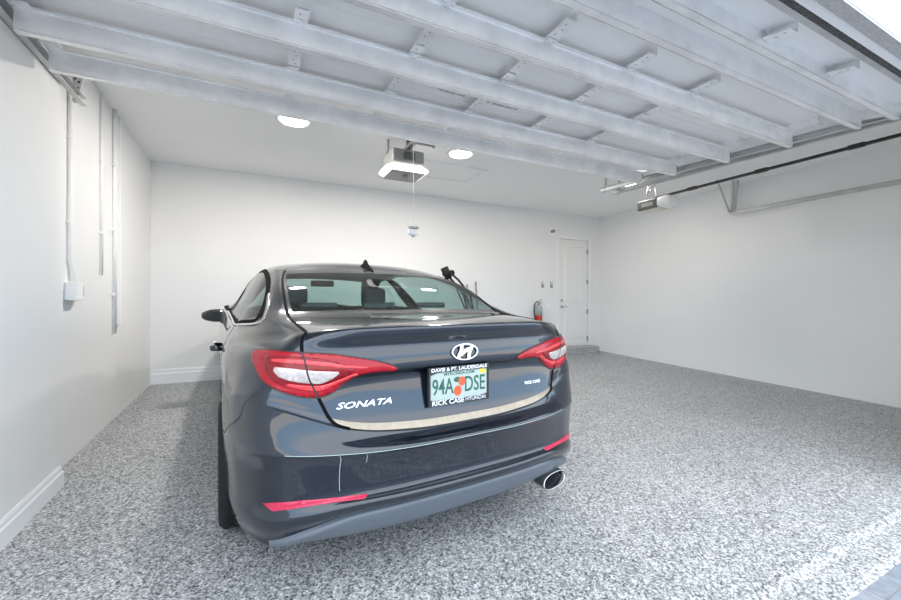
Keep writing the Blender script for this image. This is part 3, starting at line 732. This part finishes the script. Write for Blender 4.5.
def patch(name, uv, m, parent, off=.004, depth=.006, res=(.12, .12), smooth_n=3, dome=0.):
    """a solid skin over the region of the body bounded by uv (row, column) points"""
    poly = catmull(uv, smooth_n) if smooth_n else uv
    s = 1 if sum(c for r, c in poly) > 0 else -1
    pts = [Vector((c * 2, r)) for r, c in poly]; nb = len(pts)
    r0, r1 = min(p.y for p in pts), max(p.y for p in pts); c0, c1 = min(p.x for p in pts), max(p.x for p in pts)
    inner = []
    y = r0 + res[0] / 2
    while y < r1:
        x = c0 + res[1]
        while x < c1:
            if inpoly(y, x, [(p.y, p.x) for p in pts]) and min((p - Vector((x, y))).length for p in pts) > min(res) * .5: inner.append(Vector((x, y)))
            x += res[1] * 2
        y += res[0]
    vs, es, fs, _, _, _ = geometry.delaunay_2d_cdt(pts + inner, [(i, (i + 1) % nb) for i in range(nb)], [], 1, 1e-6)
    uvv = [(v.y, v.x / 2) for v in vs]
    P, N = surf_pn(uvv, off); bm = B()
    if dome:
        for i, v in enumerate(vs):
            dmin = min((p - v).length for p in pts[::2]); P[i] += N[i] * dome * min(1, dmin / .5)
    top = [bm.verts.new(p) for p in P]; bm.verts.ensure_lookup_table()
    for f in fs: bm.faces.new([top[i] for i in f])
    bmesh.ops.recalc_face_normals(bm, faces=bm.faces[:])
    for f in bm.faces: f.smooth = True
    if sum(f.normal.dot(Vector(N[min(range(len(P)), key=lambda k: (Vector(P[k]) - f.calc_center_median()).length)])) for f in list(bm.faces)[:5]) < 0:
        bmesh.ops.reverse_faces(bm, faces=bm.faces[:])
    edge = [e for e in bm.edges if len(e.link_faces) == 1]
    ext = bmesh.ops.extrude_edge_only(bm, edges=edge)['geom']
    idx = {tuple(round(c, 6) for c in p): n for p, n in zip(P, N)}
    for v in [g for g in ext if isinstance(g, bmesh.types.BMVert)]:
        n = idx.get(tuple(round(c, 6) for c in v.co)); 
        if n is not None: v.co -= Vector(n) * (off + depth)
    return link(name, bm, M[m], parent)

LAMP = [(15.49, 4.85), (16.0, 4.7), (16.14, 4.25), (16.02, 3.69), (15.73, 3.0), (15.46, 2.32), (15.13, 1.89), (14.8, 1.52), (14.47, 1.23), (14.1, 1.03), (13.80, 1.06), (13.84, 1.38), (13.78, 1.66), (13.54, 1.88), (13.15, 2.09), (12.91, 2.34), (12.74, 2.65), (12.65, 2.93), (12.59, 3.19), (12.55, 3.43), (12.61, 3.69), (12.79, 3.93), (13.33, 4.3), (14.4, 4.65)]
INNER = [(15.2, 4.25), (15.45, 4.1), (15.45, 3.5), (15.2, 2.7), (14.75, 2.2), (14.3, 1.9), (13.95, 1.95), (13.5, 2.3), (13.15, 2.7), (13.0, 3.1), (13.0, 3.5), (13.25, 3.85), (13.9, 4.1)]
CLEAR = [(14.22, 3.92), (14.52, 3.87), (14.47, 3.48), (14.38, 3.14), (14.25, 2.77), (14.10, 2.26), (13.96, 2.24), (13.54, 2.48), (13.28, 2.74), (13.34, 2.98), (13.42, 3.22), (13.57, 3.53), (13.78, 3.77)]
UP = [(14.95, 3.95), (15.2, 3.9), (15.15, 3.2), (14.85, 2.5), (14.5, 2.0), (14.3, 1.6), (14.2, 1.7), (14.35, 2.1), (14.62, 2.7), (14.8, 3.3)]
LOW = [(12.98, 3.55), (13.25, 3.5), (13.1, 2.95), (13.15, 2.6), (13.5, 2.2), (13.85, 1.9), (13.75, 1.85), (13.3, 2.15), (12.98, 2.5), (12.85, 2.95)]
for s in (-1, 1):
    lp = patch('tail_lamp', sgn(LAMP, s), 'lampred', car, .006, .01, (.14, .14), 3)
    ribbon('lamp_seal', sgn(LAMP, s), .012, 'black', lp, .003, 2, True)
    patch('lamp_inner', sgn(INNER, s), 'lampdark', lp, .0075, .003, (.15, .15), 2)
    patch('reverse_lens', sgn(CLEAR, s), 'lampclear', lp, .0095, .004, (.12, .12), 1)
    patch('light_bar', sgn(UP, s), 'lamppink', lp, .009, .003, (.12, .12), 2)
    patch('light_bar', sgn(LOW, s), 'lamppink', lp, .009, .003, (.12, .12), 2)
    # seams
    ribbon('seam', sgn([(9.6, 2.6), (9.9, 2.9), (10.6, 3.0), (12, 3), (14, 3), (16, 3), (18, 3), (19, 3), (20, 3), (21, 3), (22, 3), (23, 3)], s), .013, 'seam', car, .0105 if 0 else .002, 3)
    ribbon('lamp_gap', sgn([(12.6, 3.0), (13.3, 3.0), (14, 3), (15, 3), (15.7, 3)], s), .006, 'black', lp, .0105, 3)
    ribbon('seam', sgn([(12.0, 4.3), (10.0, 4.5), (9.0, 4.66), (8.6, 4.95), (8.45, 5.25), (8.35, 5.55), (8.0, 5.9), (7.75, 6.2)], s), .006, 'black', car, .0008, 3)
    ribbon('reflector', sgn([(5.95, 1.66), (5.95, 4.05)], s), .03, 'reflector', car, .004, 14) if 0 else patch('reflector', sgn([(6.07, 4.05), (6.09, 3.6), (6.09, 3.0), (6.05, 2.39), (5.98, 1.80), (5.85, 1.62), (5.45, 1.70), (5.6, 2.07), (5.73, 2.61), (5.75, 3.19), (5.74, 3.75)], s), 'reflector', car, .004, .006, (.06, .12), 1)
    # windows
    for W, nm in ((WIN_REAR, 'side_window'), (WIN_FRONT, 'side_window')):
        patch(nm, sgn(W, s), 'glass', car, -.004, .0, (.3, .3), 2)
        ribbon('window_frame', sgn(W, s), .034, 'seam', CP['body_shell'], .003, 3, True)
    ribbon('window_chrome', sgn([(19.78, 9.6), (19.76, 9), (19.72, 7), (19.66, 5.5), (20.1, 4.75), (20.8, 4.62), (21.5, 4.66)], s), .012, 'chrome', CP['body_shell'], .006, 4)
    # doors
    ribbon('door_seam', sgn([(19.7, 6.95), (18.5, 6.9), (17, 6.85), (15, 7.1), (12, 7.45), (9, 7.62), (6, 7.75), (2.5, 8.3)], s), .006, 'black', CP['body_shell'], .0008, 3)
    ribbon('door_seam', sgn([(22.6, 9.42), (20.2, 9.42), (16, 9.35), (9, 9.3), (2.5, 9.3)], s), .006, 'black', CP['body_shell'], .0008, 3)
    ribbon('door_seam', sgn([(20.2, 11.3), (16, 11.2), (9, 11.1), (2.5, 11.0)], s), .006, 'black', CP['body_shell'], .0008, 3)
    for r_, c_ in ((13.8, 7.9), (10.0, 9.85)):
        P, N = surf_pn([(r_, c_ * s), (r_, (c_ + .36 * (1 if c_ < 9 else .65)) * s)], .045 if c_ < 9 else .028); bm = B()
        a, b = Vector(P[0]), Vector(P[1]); q = Vector(N[0]) * -.045
        tube(bm, [a + q, a * .97 + b * .03, a * .5 + b * .5 + Vector(N[0]) * .004, b * .97 + a * .03, b + q], [.012, .016, .017, .016, .012], 10); link('door_handle', bm, M['gloss'], car, True)
    # mirror
    bm = B(); base = Vector((s * .83, 3.32, 1.06))
    bmesh.ops.create_uvsphere(bm, u_segments=20, v_segments=12, radius=1)
    for v in bm.verts:
        x, y, z = v.co
        v.co = Vector((s * (.978 + .115 * max(-1, min(1, x * 1.12))), 3.30 + .10 * y * (1.0 if y > 0 else .45), .955 + .066 * z * (1 - s * 0 - .15 * x)))
    mr = link('side_mirror', bm, M['gloss'], car, True)
    bm = tube(B(), [(s * .80, 3.38, .96), (s * .92, 3.34, .945)], [.035, .03], 10); link('mirror_arm', bm, M['black'], mr)
    bm = lathe(B(), [(0, 0), (.9, 0), (1, .001)], (0, 0, 0), 'y', 24)
    for v in bm.verts: v.co = Vector((s * .978 + v.co.x * .088, 3.253 - v.co.y, .955 + v.co.z * .046))
    link('mirror_glass', bm, M['dark_mirror'], mr)
    # wheels
    for wy, wz in WHEELS:
        xo = .958 if wy < 2 else .925; hw = .1125
        prof = [(.225, -hw + .01), (.27, -hw), (.305, -hw + .004), (.322, -hw + .02)]
        for k in range(4): prof += [(.330, -hw + .03 + k * .046), (.330, -hw + .055 + k * .046), (.323, -hw + .058 + k * .046), (.323, -hw + .070 + k * .046)] if k < 3 else [(.330, hw - .055), (.330, hw - .03)]
        prof += [(.322, hw - .02), (.305, hw - .004), (.27, hw), (.225, hw - .01)]
        tz = wz - .004
        w = link('tire', lathe(B(), prof, (s * (xo - hw), wy, tz), 'x', 64, caps=False), M['rubber'], car)
        bm = lathe(B(), [(.225, -.09), (.215, -.08), (.20, .05), (.21, .09), (.226, .10)], (s * (xo - hw), wy, tz), 'x', 40, caps=False)
        lathe(bm, [(0, s * -.06), (.21, s * -.055)], (s * (xo - hw), wy, tz), 'x', 32, 1, caps=False)
        cxx = s * (xo - hw) + s * .07
        lathe(bm, [(0, s * .02), (.03, s * .02), (.045, 0), (.04, s * -.03), (0, s * -.03)], (cxx, wy, tz), 'x', 20)
        for k in range(10):
            a = 2 * PI * k / 10; u_ = Vector((0, math.cos(a), math.sin(a)))
            tube(bm, [Vector((cxx, wy, tz)) + u_ * .03, Vector((cxx + s * .005, wy, tz)) + u_ * .21], [.02, .011], 6)
        link('rim', bm, [M['chrome'], M['black']], w)
        # arch liner
        bm = B(); n_ = 28; R1 = []; R2 = []
        for k in range(n_ + 1):
            a = -.35 + (PI + .7) * k / n_
            R1.append(bm.verts.new((s * .905, wy + math.cos(a) * (ARCH - .003), wz + math.sin(a) * (ARCH - .003)))); R2.append(bm.verts.new((s * .60, wy + math.cos(a) * (ARCH - .01), wz + math.sin(a) * (ARCH - .01))))
        for k in range(n_): bm.faces.new((R1[k], R1[k + 1], R2[k + 1], R2[k]))
        bm.faces.new(R2)
        link('wheel_liner', bm, M['black'], car)

# emblem: oval ring with a slanted letter
def on_rear(la0, row0, lift=.004):
    """map local (x right, y up, z out) around a point of the rear face onto the body plane there"""
    cc = (abs(la0) / .33) if abs(la0) < .33 else None
    # column whose lateral place is la0 at this row
    cs = np.linspace(0, 3.2, 330); g = surf_grid(np.array([row0]), cs)[0]; c0 = cs[np.argmin(abs(g[:, 0] - abs(la0)))] * (1 if la0 >= 0 else -1)
    P, N = surf_pn([(row0, c0)], lift); p, n = Vector(P[0]), Vector(N[0])
    up = Vector((0, 0, 1)); up = (up - n * up.dot(n)).normalized(); rt_ = up.cross(n) * 1
    rt_ = rt_ if rt_.x > 0 else -rt_
    return lambda x, y, z: p + rt_ * x + up * y + n * z
f0_ = on_rear(.006, 14.95, .005)
f_ = lambda x, y, z: f0_(x * .82, y * .78, z)
bm = B(); NN = 48; ring = []
for k in range(NN):
    a = 2 * PI * k / NN; row_ = []
    for q in range(8):
        b = 2 * PI * q / 8; rx = .083 + .005 * math.cos(b); ry = .045 + .005 * math.cos(b)
        row_.append(bm.verts.new(f_(rx * math.cos(a), ry * math.sin(a), .005 * math.sin(b) + .002)))
    ring.append(row_)
for k in range(NN):
    for q in range(8): bm.faces.new((ring[k][q], ring[k][(q + 1) % 8], ring[(k + 1) % NN][(q + 1) % 8], ring[(k + 1) % NN][q])).smooth = True
def slab(bm, pts, z0, z1, f=None):
    f = f or f_
    A = [bm.verts.new(f(x, y, z1)) for x, y in pts]; C = [bm.verts.new(f(x, y, z0)) for x, y in pts]; n = len(pts)
    bm.faces.new(A); bm.faces.new(C[::-1])
    for i in range(n): bm.faces.new((A[i], C[i], C[(i + 1) % n], A[(i + 1) % n]))
slab(bm, [(-.058, -.032), (-.040, -.039), (-.032, -.022), (-.015, .012), (-.012, .044), (-.030, .044), (-.034, .012)], 0, .006)
slab(bm, [(.058, .032), (.040, .039), (.032, .022), (.015, -.012), (.012, -.044), (.030, -.044), (.034, -.012)], 0, .006)
slab(bm, [(-.024, -.010), (-.006, .004), (.024, .010), (.026, .026), (-.004, .014), (-.018, .006)][:6], 0, .0062)
slab(bm, [(.024, .010), (.030, .026), (.010, .018), (-.010, .008), (-.024, -.008), (-.028, -.024), (-.008, -.010), (.012, -.001)], 0, .006)
bmesh.ops.recalc_face_normals(bm, faces=bm.faces[:])
lb = link('emblem', bm, M['badge'], CP['trunk_lid']); lb['label'] = 'silver oval emblem with a slanted letter'
# lettering
def letters(s, la, row, size, w, name, shear=.0, bold=.0, m='badge'):
    cs = np.linspace(0, 3.2, 330); g = surf_grid(np.array([row]), cs)[0]
    f = on_rear(la, row, .003)
    def at(x, y, z):
        # follow the curve of the lid sideways
        p = f(x, y, z); la_ = min(abs(p.x), .66); yy = np.interp(la_, g[:, 0], g[:, 1]); y0 = np.interp(abs(la), g[:, 0], g[:, 1])
        n = f(0, 0, 1) - f(0, 0, 0); r = f(1, 0, 0) - f(0, 0, 0)
        lin = y0 + r.y * x
        return Vector((p.x, p.y + (yy - lin), p.z))
    bm = textbm(s, size, w, .002, shear, bold, at=at)
    return link(name, bm, M[m], CP['trunk_lid'])
letters('SONATA', -.452, 12.36, .033, .225, 'model_lettering', .35, .0004)
letters('RICK CASE', .445, 12.33, .020, .11, 'small_lettering', .0, .0003)
# licence plate in its frame
pf = on_rear(-.004, 12.5, .004)
PZC = .838
p0 = Vector((-.020, .104, PZC))
def pl(x, y, z): return p0 + Vector((x, -z + y * .04 + .0, y))
def rbox(bm, x0, x1, y0, y1, z0, z1, mi=0): slab2(bm, [(x0, y0), (x1, y0), (x1, y1), (x0, y1)], z0, z1, mi)
def slab2(bm, pts, z0, z1, mi=0):
    n0 = len(bm.faces); slab(bm, pts, z0, z1, pl)
    bm.faces.ensure_lookup_table()
    for f in bm.faces[n0:]: f.material_index = mi
bm = B(); rbox(bm, -.152, .152, -.076, .076, .004, .008)
lp = link('licence_plate', bm, M['plate'], car)
lp['label'] = 'white licence plate with green characters and oranges'
bm = B()
slab2(bm, [(-.160, -.084), (.160, -.084), (.160, -.056), (.150, -.056), (.120, -.062), (-.120, -.062), (-.150, -.056), (-.160, -.056)], 0, .014)
slab2(bm, [(-.160, .084), (-.160, .050), (-.152, .052), (-.118, .062), (-.1, .062), (.118, .062), (.152, .060), (.160, .06), (.160, .084)][::-1], 0, .014)
rbox(bm, -.160, -.151, -.056, .052, 0, .013); rbox(bm, .151, .160, -.056, .06, 0, .013)
rbox(bm, -.152, .152, -.078, .078, -.02, .003)
bmesh.ops.recalc_face_normals(bm, faces=bm.faces[:])
link('plate_frame', bm, M['black'], lp)
bm = B(); textbm('DAVIE & FT. LAUDERDALE', .022, .295, .0006, .0, .0006, bm=bm, at=lambda x, y, z: pl(x, y + .073, .0145 + z)); link('frame_lettering', bm, M['badge'], lp)
bm = B(); textbm('RICK CASE', .028, .165, .0006, .0, .0008, bm=bm, at=lambda x, y, z: pl(x - .062, y - .071, .0145 + z)); link('frame_lettering', bm, M['badge'], lp)
bm = B(); textbm('HYUNDAI', .024, .11, .0006, .0, .0002, bm=bm, at=lambda x, y, z: pl(x + .083, y - .070, .0145 + z)); link('frame_lettering', bm, M['badge'], lp)
bm = B()
textbm('94A', .096, .108, .0006, .0, .0010, bm=bm, at=lambda x, y, z: pl(x - .086, y * 1.02 - .006, .0085 + z))
textbm('DSE', .096, .112, .0006, .0, .0010, bm=bm, at=lambda x, y, z: pl(x + .084, y * 1.02 - .006, .0085 + z))
textbm('MYFLORIDA.COM', .018, .16, .0005, .0, .0003, bm=bm, at=lambda x, y, z: pl(x, y + .050, .0085 + z))
link('plate_characters', bm, M['green'], lp)
bm = B()
def disc(cx_, cy_, rx, ry, z, mi):
    slab2(bm, [(cx_ + rx * math.cos(2 * PI * k / 20), cy_ + ry * math.sin(2 * PI * k / 20)) for k in range(20)], z, z + .0008, mi)
disc(-.010, -.028, .021, .023, .008, 0); disc(.012, .013, .019, .021, .0084, 0); disc(-.012, .022, .019, .012, .0082, 1); disc(.026, -.012, .012, .014, .0081, 2)
link('orange_picture', bm, [M['orange'], M['green'], M['plate']], lp)
bm = B(); rbox(bm, .112, .145, .040, .060, .008, .0088); link('sticker', bm, M['yellow'], lp)

ribbon('painted_highlight', [(8.0, c) for c in (-3.5, -2.8, -2, -1, -.001)], .0022, 'plate', CP['rear_bumper'], .0008, 6)  # pale ribbons along the bumper ridge, its bright edge highlight painted in
ribbon('painted_highlight', [(8.0, c) for c in (.001, 1, 2, 2.7)], .0022, 'plate', CP['rear_bumper'], .0008, 6)
# two pale scratches on the bumper
for uv_ in ([(7.8, -2.38), (7.0, -2.27), (6.2, -2.16)], [(7.68, -1.83), (7.3, -1.78), (6.83, -1.73)]):
    ribbon('scratch', uv_, .002, 'plate', CP['rear_bumper'], .0008, 3)

# shark fin
bm = B(); fc = [(0, 1.50, 1.425), ]
secs_ = [(1.29, 1.366, .0, .0), (1.36, 1.392, .022, .010), (1.42, 1.408, .036, .026), (1.46, 1.418, .040, .048), (1.49, 1.424, .038, .054), (1.52, 1.430, .030, .040), (1.55, 1.436, .012, .014)]
rings = []
for y, z, w, h in secs_:
    w = max(w, .002); h = max(h, .004)
    rings.append([bm.verts.new(p) for p in ((-w, y, z - .012), (-w * .85, y, z + h * .15), (-w * .30, y, z + h * .55), (-w * .12, y, z + h), (w * .12, y, z + h), (w * .30, y, z + h * .55), (w * .85, y, z + h * .15), (w, y, z - .012))])
for a, b in zip(rings, rings[1:]):
    for k in range(7): bm.faces.new((a[k], a[k + 1], b[k + 1], b[k])).smooth = True
bm.faces.new(rings[0]); bm.faces.new(rings[-1][::-1]); bmesh.ops.recalc_face_normals(bm, faces=bm.faces[:])
link('antenna_fin', bm, M['seam'], car)
# exhaust tip, right side only
bm = B(); rings = []
def oval(y, rx, rz, tw=0.0):
    out = []
    for k in range(28):
        a = 2 * PI * k / 28; c, s_ = math.cos(a), math.sin(a)
        x = rx * (abs(c) ** .8) * (1 if c > 0 else -1); z = rz * (abs(s_) ** .8) * (1 if s_ > 0 else -1)
        out.append(bm.verts.new((.582 + x + z * .25, y + z * .25, .262 + z + x * .12)))
    return out
for y, k in ((.40, .8), (.12, 1.0), (.085, 1.02), (.080, .98), (.085, .92), (.12, .86), (.32, .80)): rings.append(oval(y, .078 * k, .037 * k))
for a, b in zip(rings, rings[1:]):
    for k in range(28): bm.faces.new((a[k], a[(k + 1) % 28], b[(k + 1) % 28], b[k])).smooth = True
bmesh.ops.recalc_face_normals(bm, faces=bm.faces[:])
ex = link('exhaust_tip', bm, M['exhaust'], car)
bm = B(); ring = oval(.20, .066, .031); bm.faces.new(ring); link('exhaust_opening', bm, M['black'], ex)
# underside
bm = box(B(), (-.74, .35, .17), (.74, 4.5, .21)); box(bm, (-.74, .30, .20), (.74, .42, .36)); link('underbody', bm, M['black'], car)
for y_ in (1.0, 3.855): link('axle', tube(B(), [(-.72, y_, .33), (.72, y_, .33)], .035, 10), M['black'], car)

# cabin
bm = B()
prism(bm, [(.70, 1.098), (1.12, 1.12), (1.12, 1.05), (.70, 1.05)], -.60, .60, 'x'); link('parcel_shelf', bm, M['interior'], car)
bm = box(B(), (-.70, 1.2, .25), (.70, 3.6, .42)); link('cabin_floor', bm, M['interior'], car)
bm = box(B(), (-.16, .735, 1.105), (.16, .775, 1.128), bev=.006); link('brake_light', bm, M['lampdark'], car)
bm = B(); box(bm, (-.66, 1.13, .50), (.66, 1.30, 1.11), bev=.05, seg=3); box(bm, (-.66, 1.3, .42), (.66, 1.80, .60), bev=.05, seg=3); rs = link('rear_seat', bm, M['seat'], car, True)
for x in (-.40, 0, .40):
    bm = box(B(), (x - .11, 1.14, 1.13), (x + .11, 1.22, 1.165 if x else 1.15), bev=.035, seg=3); link('head_restraint', bm, M['seat'], rs, True)
for x in (-.37, .37):
    bm = B(); box(bm, (x - .24, 2.22, .55), (x + .24, 2.36, 1.06), bev=.06, seg=3); box(bm, (x - .24, 2.36, .45), (x + .24, 2.85, .60), bev=.05, seg=3); fs_ = link('front_seat', bm, M['seat'], car, True)
    bm = box(B(), (x - .11, 2.26, 1.10), (x + .11, 2.34, 1.265), bev=.04, seg=3); link('head_restraint', bm, M['seat'], fs_, True)
bm = B(); box(bm, (-.68, 3.10, .60), (.68, 3.55, .985), bev=.05, seg=3); link('dashboard', bm, M['interior'], car, True)
bm = B(); n_ = 28; rg = []
for k in range(n_):
    a = 2 * PI * k / n_; rg.append(Vector((-.37 + .18 * math.cos(a), 2.98 + .06 * math.sin(a), .95 + .165 * math.sin(a))))
tube(bm, rg + [rg[0]], .014, 8, caps=False); link('steering_wheel', bm, M['black'], car)
bm = box(B(), (-.12, 2.86, 1.27), (.12, 2.885, 1.335), bev=.01); link('rear_view_mirror', bm, M['black'], car)
# ------------------------------------------------------------------ daylight, camera
w = bpy.data.worlds.new('world'); SC.world = w; w.use_nodes = True; nt = w.node_tree; bg = nt.nodes['Background']
tc = nt.nodes.new('ShaderNodeTexCoord'); sp = nt.nodes.new('ShaderNodeSeparateXYZ'); rp = nt.nodes.new('ShaderNodeValToRGB')
nt.links.new(tc.outputs['Generated'], sp.inputs[0]); nt.links.new(sp.outputs['Z'], rp.inputs['Fac'])
cr = rp.color_ramp; cr.elements[0].position = 0.0; cr.elements[0].color = (.98, .94, .86, 1); cr.elements[1].position = .8; cr.elements[1].color = (.88, .94, 1.0, 1)
e = cr.elements.new(.035); e.color = (.95, .93, .88, 1)
e = cr.elements.new(.07); e.color = (.52, .74, 1.0, 1)
e = cr.elements.new(.26); e.color = (.62, .81, 1.0, 1)
e = cr.elements.new(.42); e.color = (.92, .96, 1.0, 1)
nt.links.new(rp.outputs['Color'], bg.inputs['Color']); bg.inputs['Strength'].default_value = 3.3
cam = bpy.data.cameras.new('camera'); co = bpy.data.objects.new('camera', cam); COL.objects.link(co); SC.camera = co
cam.sensor_fit = 'HORIZONTAL'; cam.sensor_width = 36; cam.lens = 394.6 / 901 * 36; cam.clip_start = .02
co.location = (0, 0, 1.2); co.rotation_euler = (PI / 2 + .0027, 0, -.4579)
SC.view_settings.view_transform = 'Standard'; SC.view_settings.look = 'None'; SC.view_settings.gamma = 1
SC.view_settings.use_curve_mapping = False
SC.view_settings.exposure = .27
SC.cycles.max_bounces = 14; SC.cycles.diffuse_bounces = 8; SC.cycles.use_denoising = True
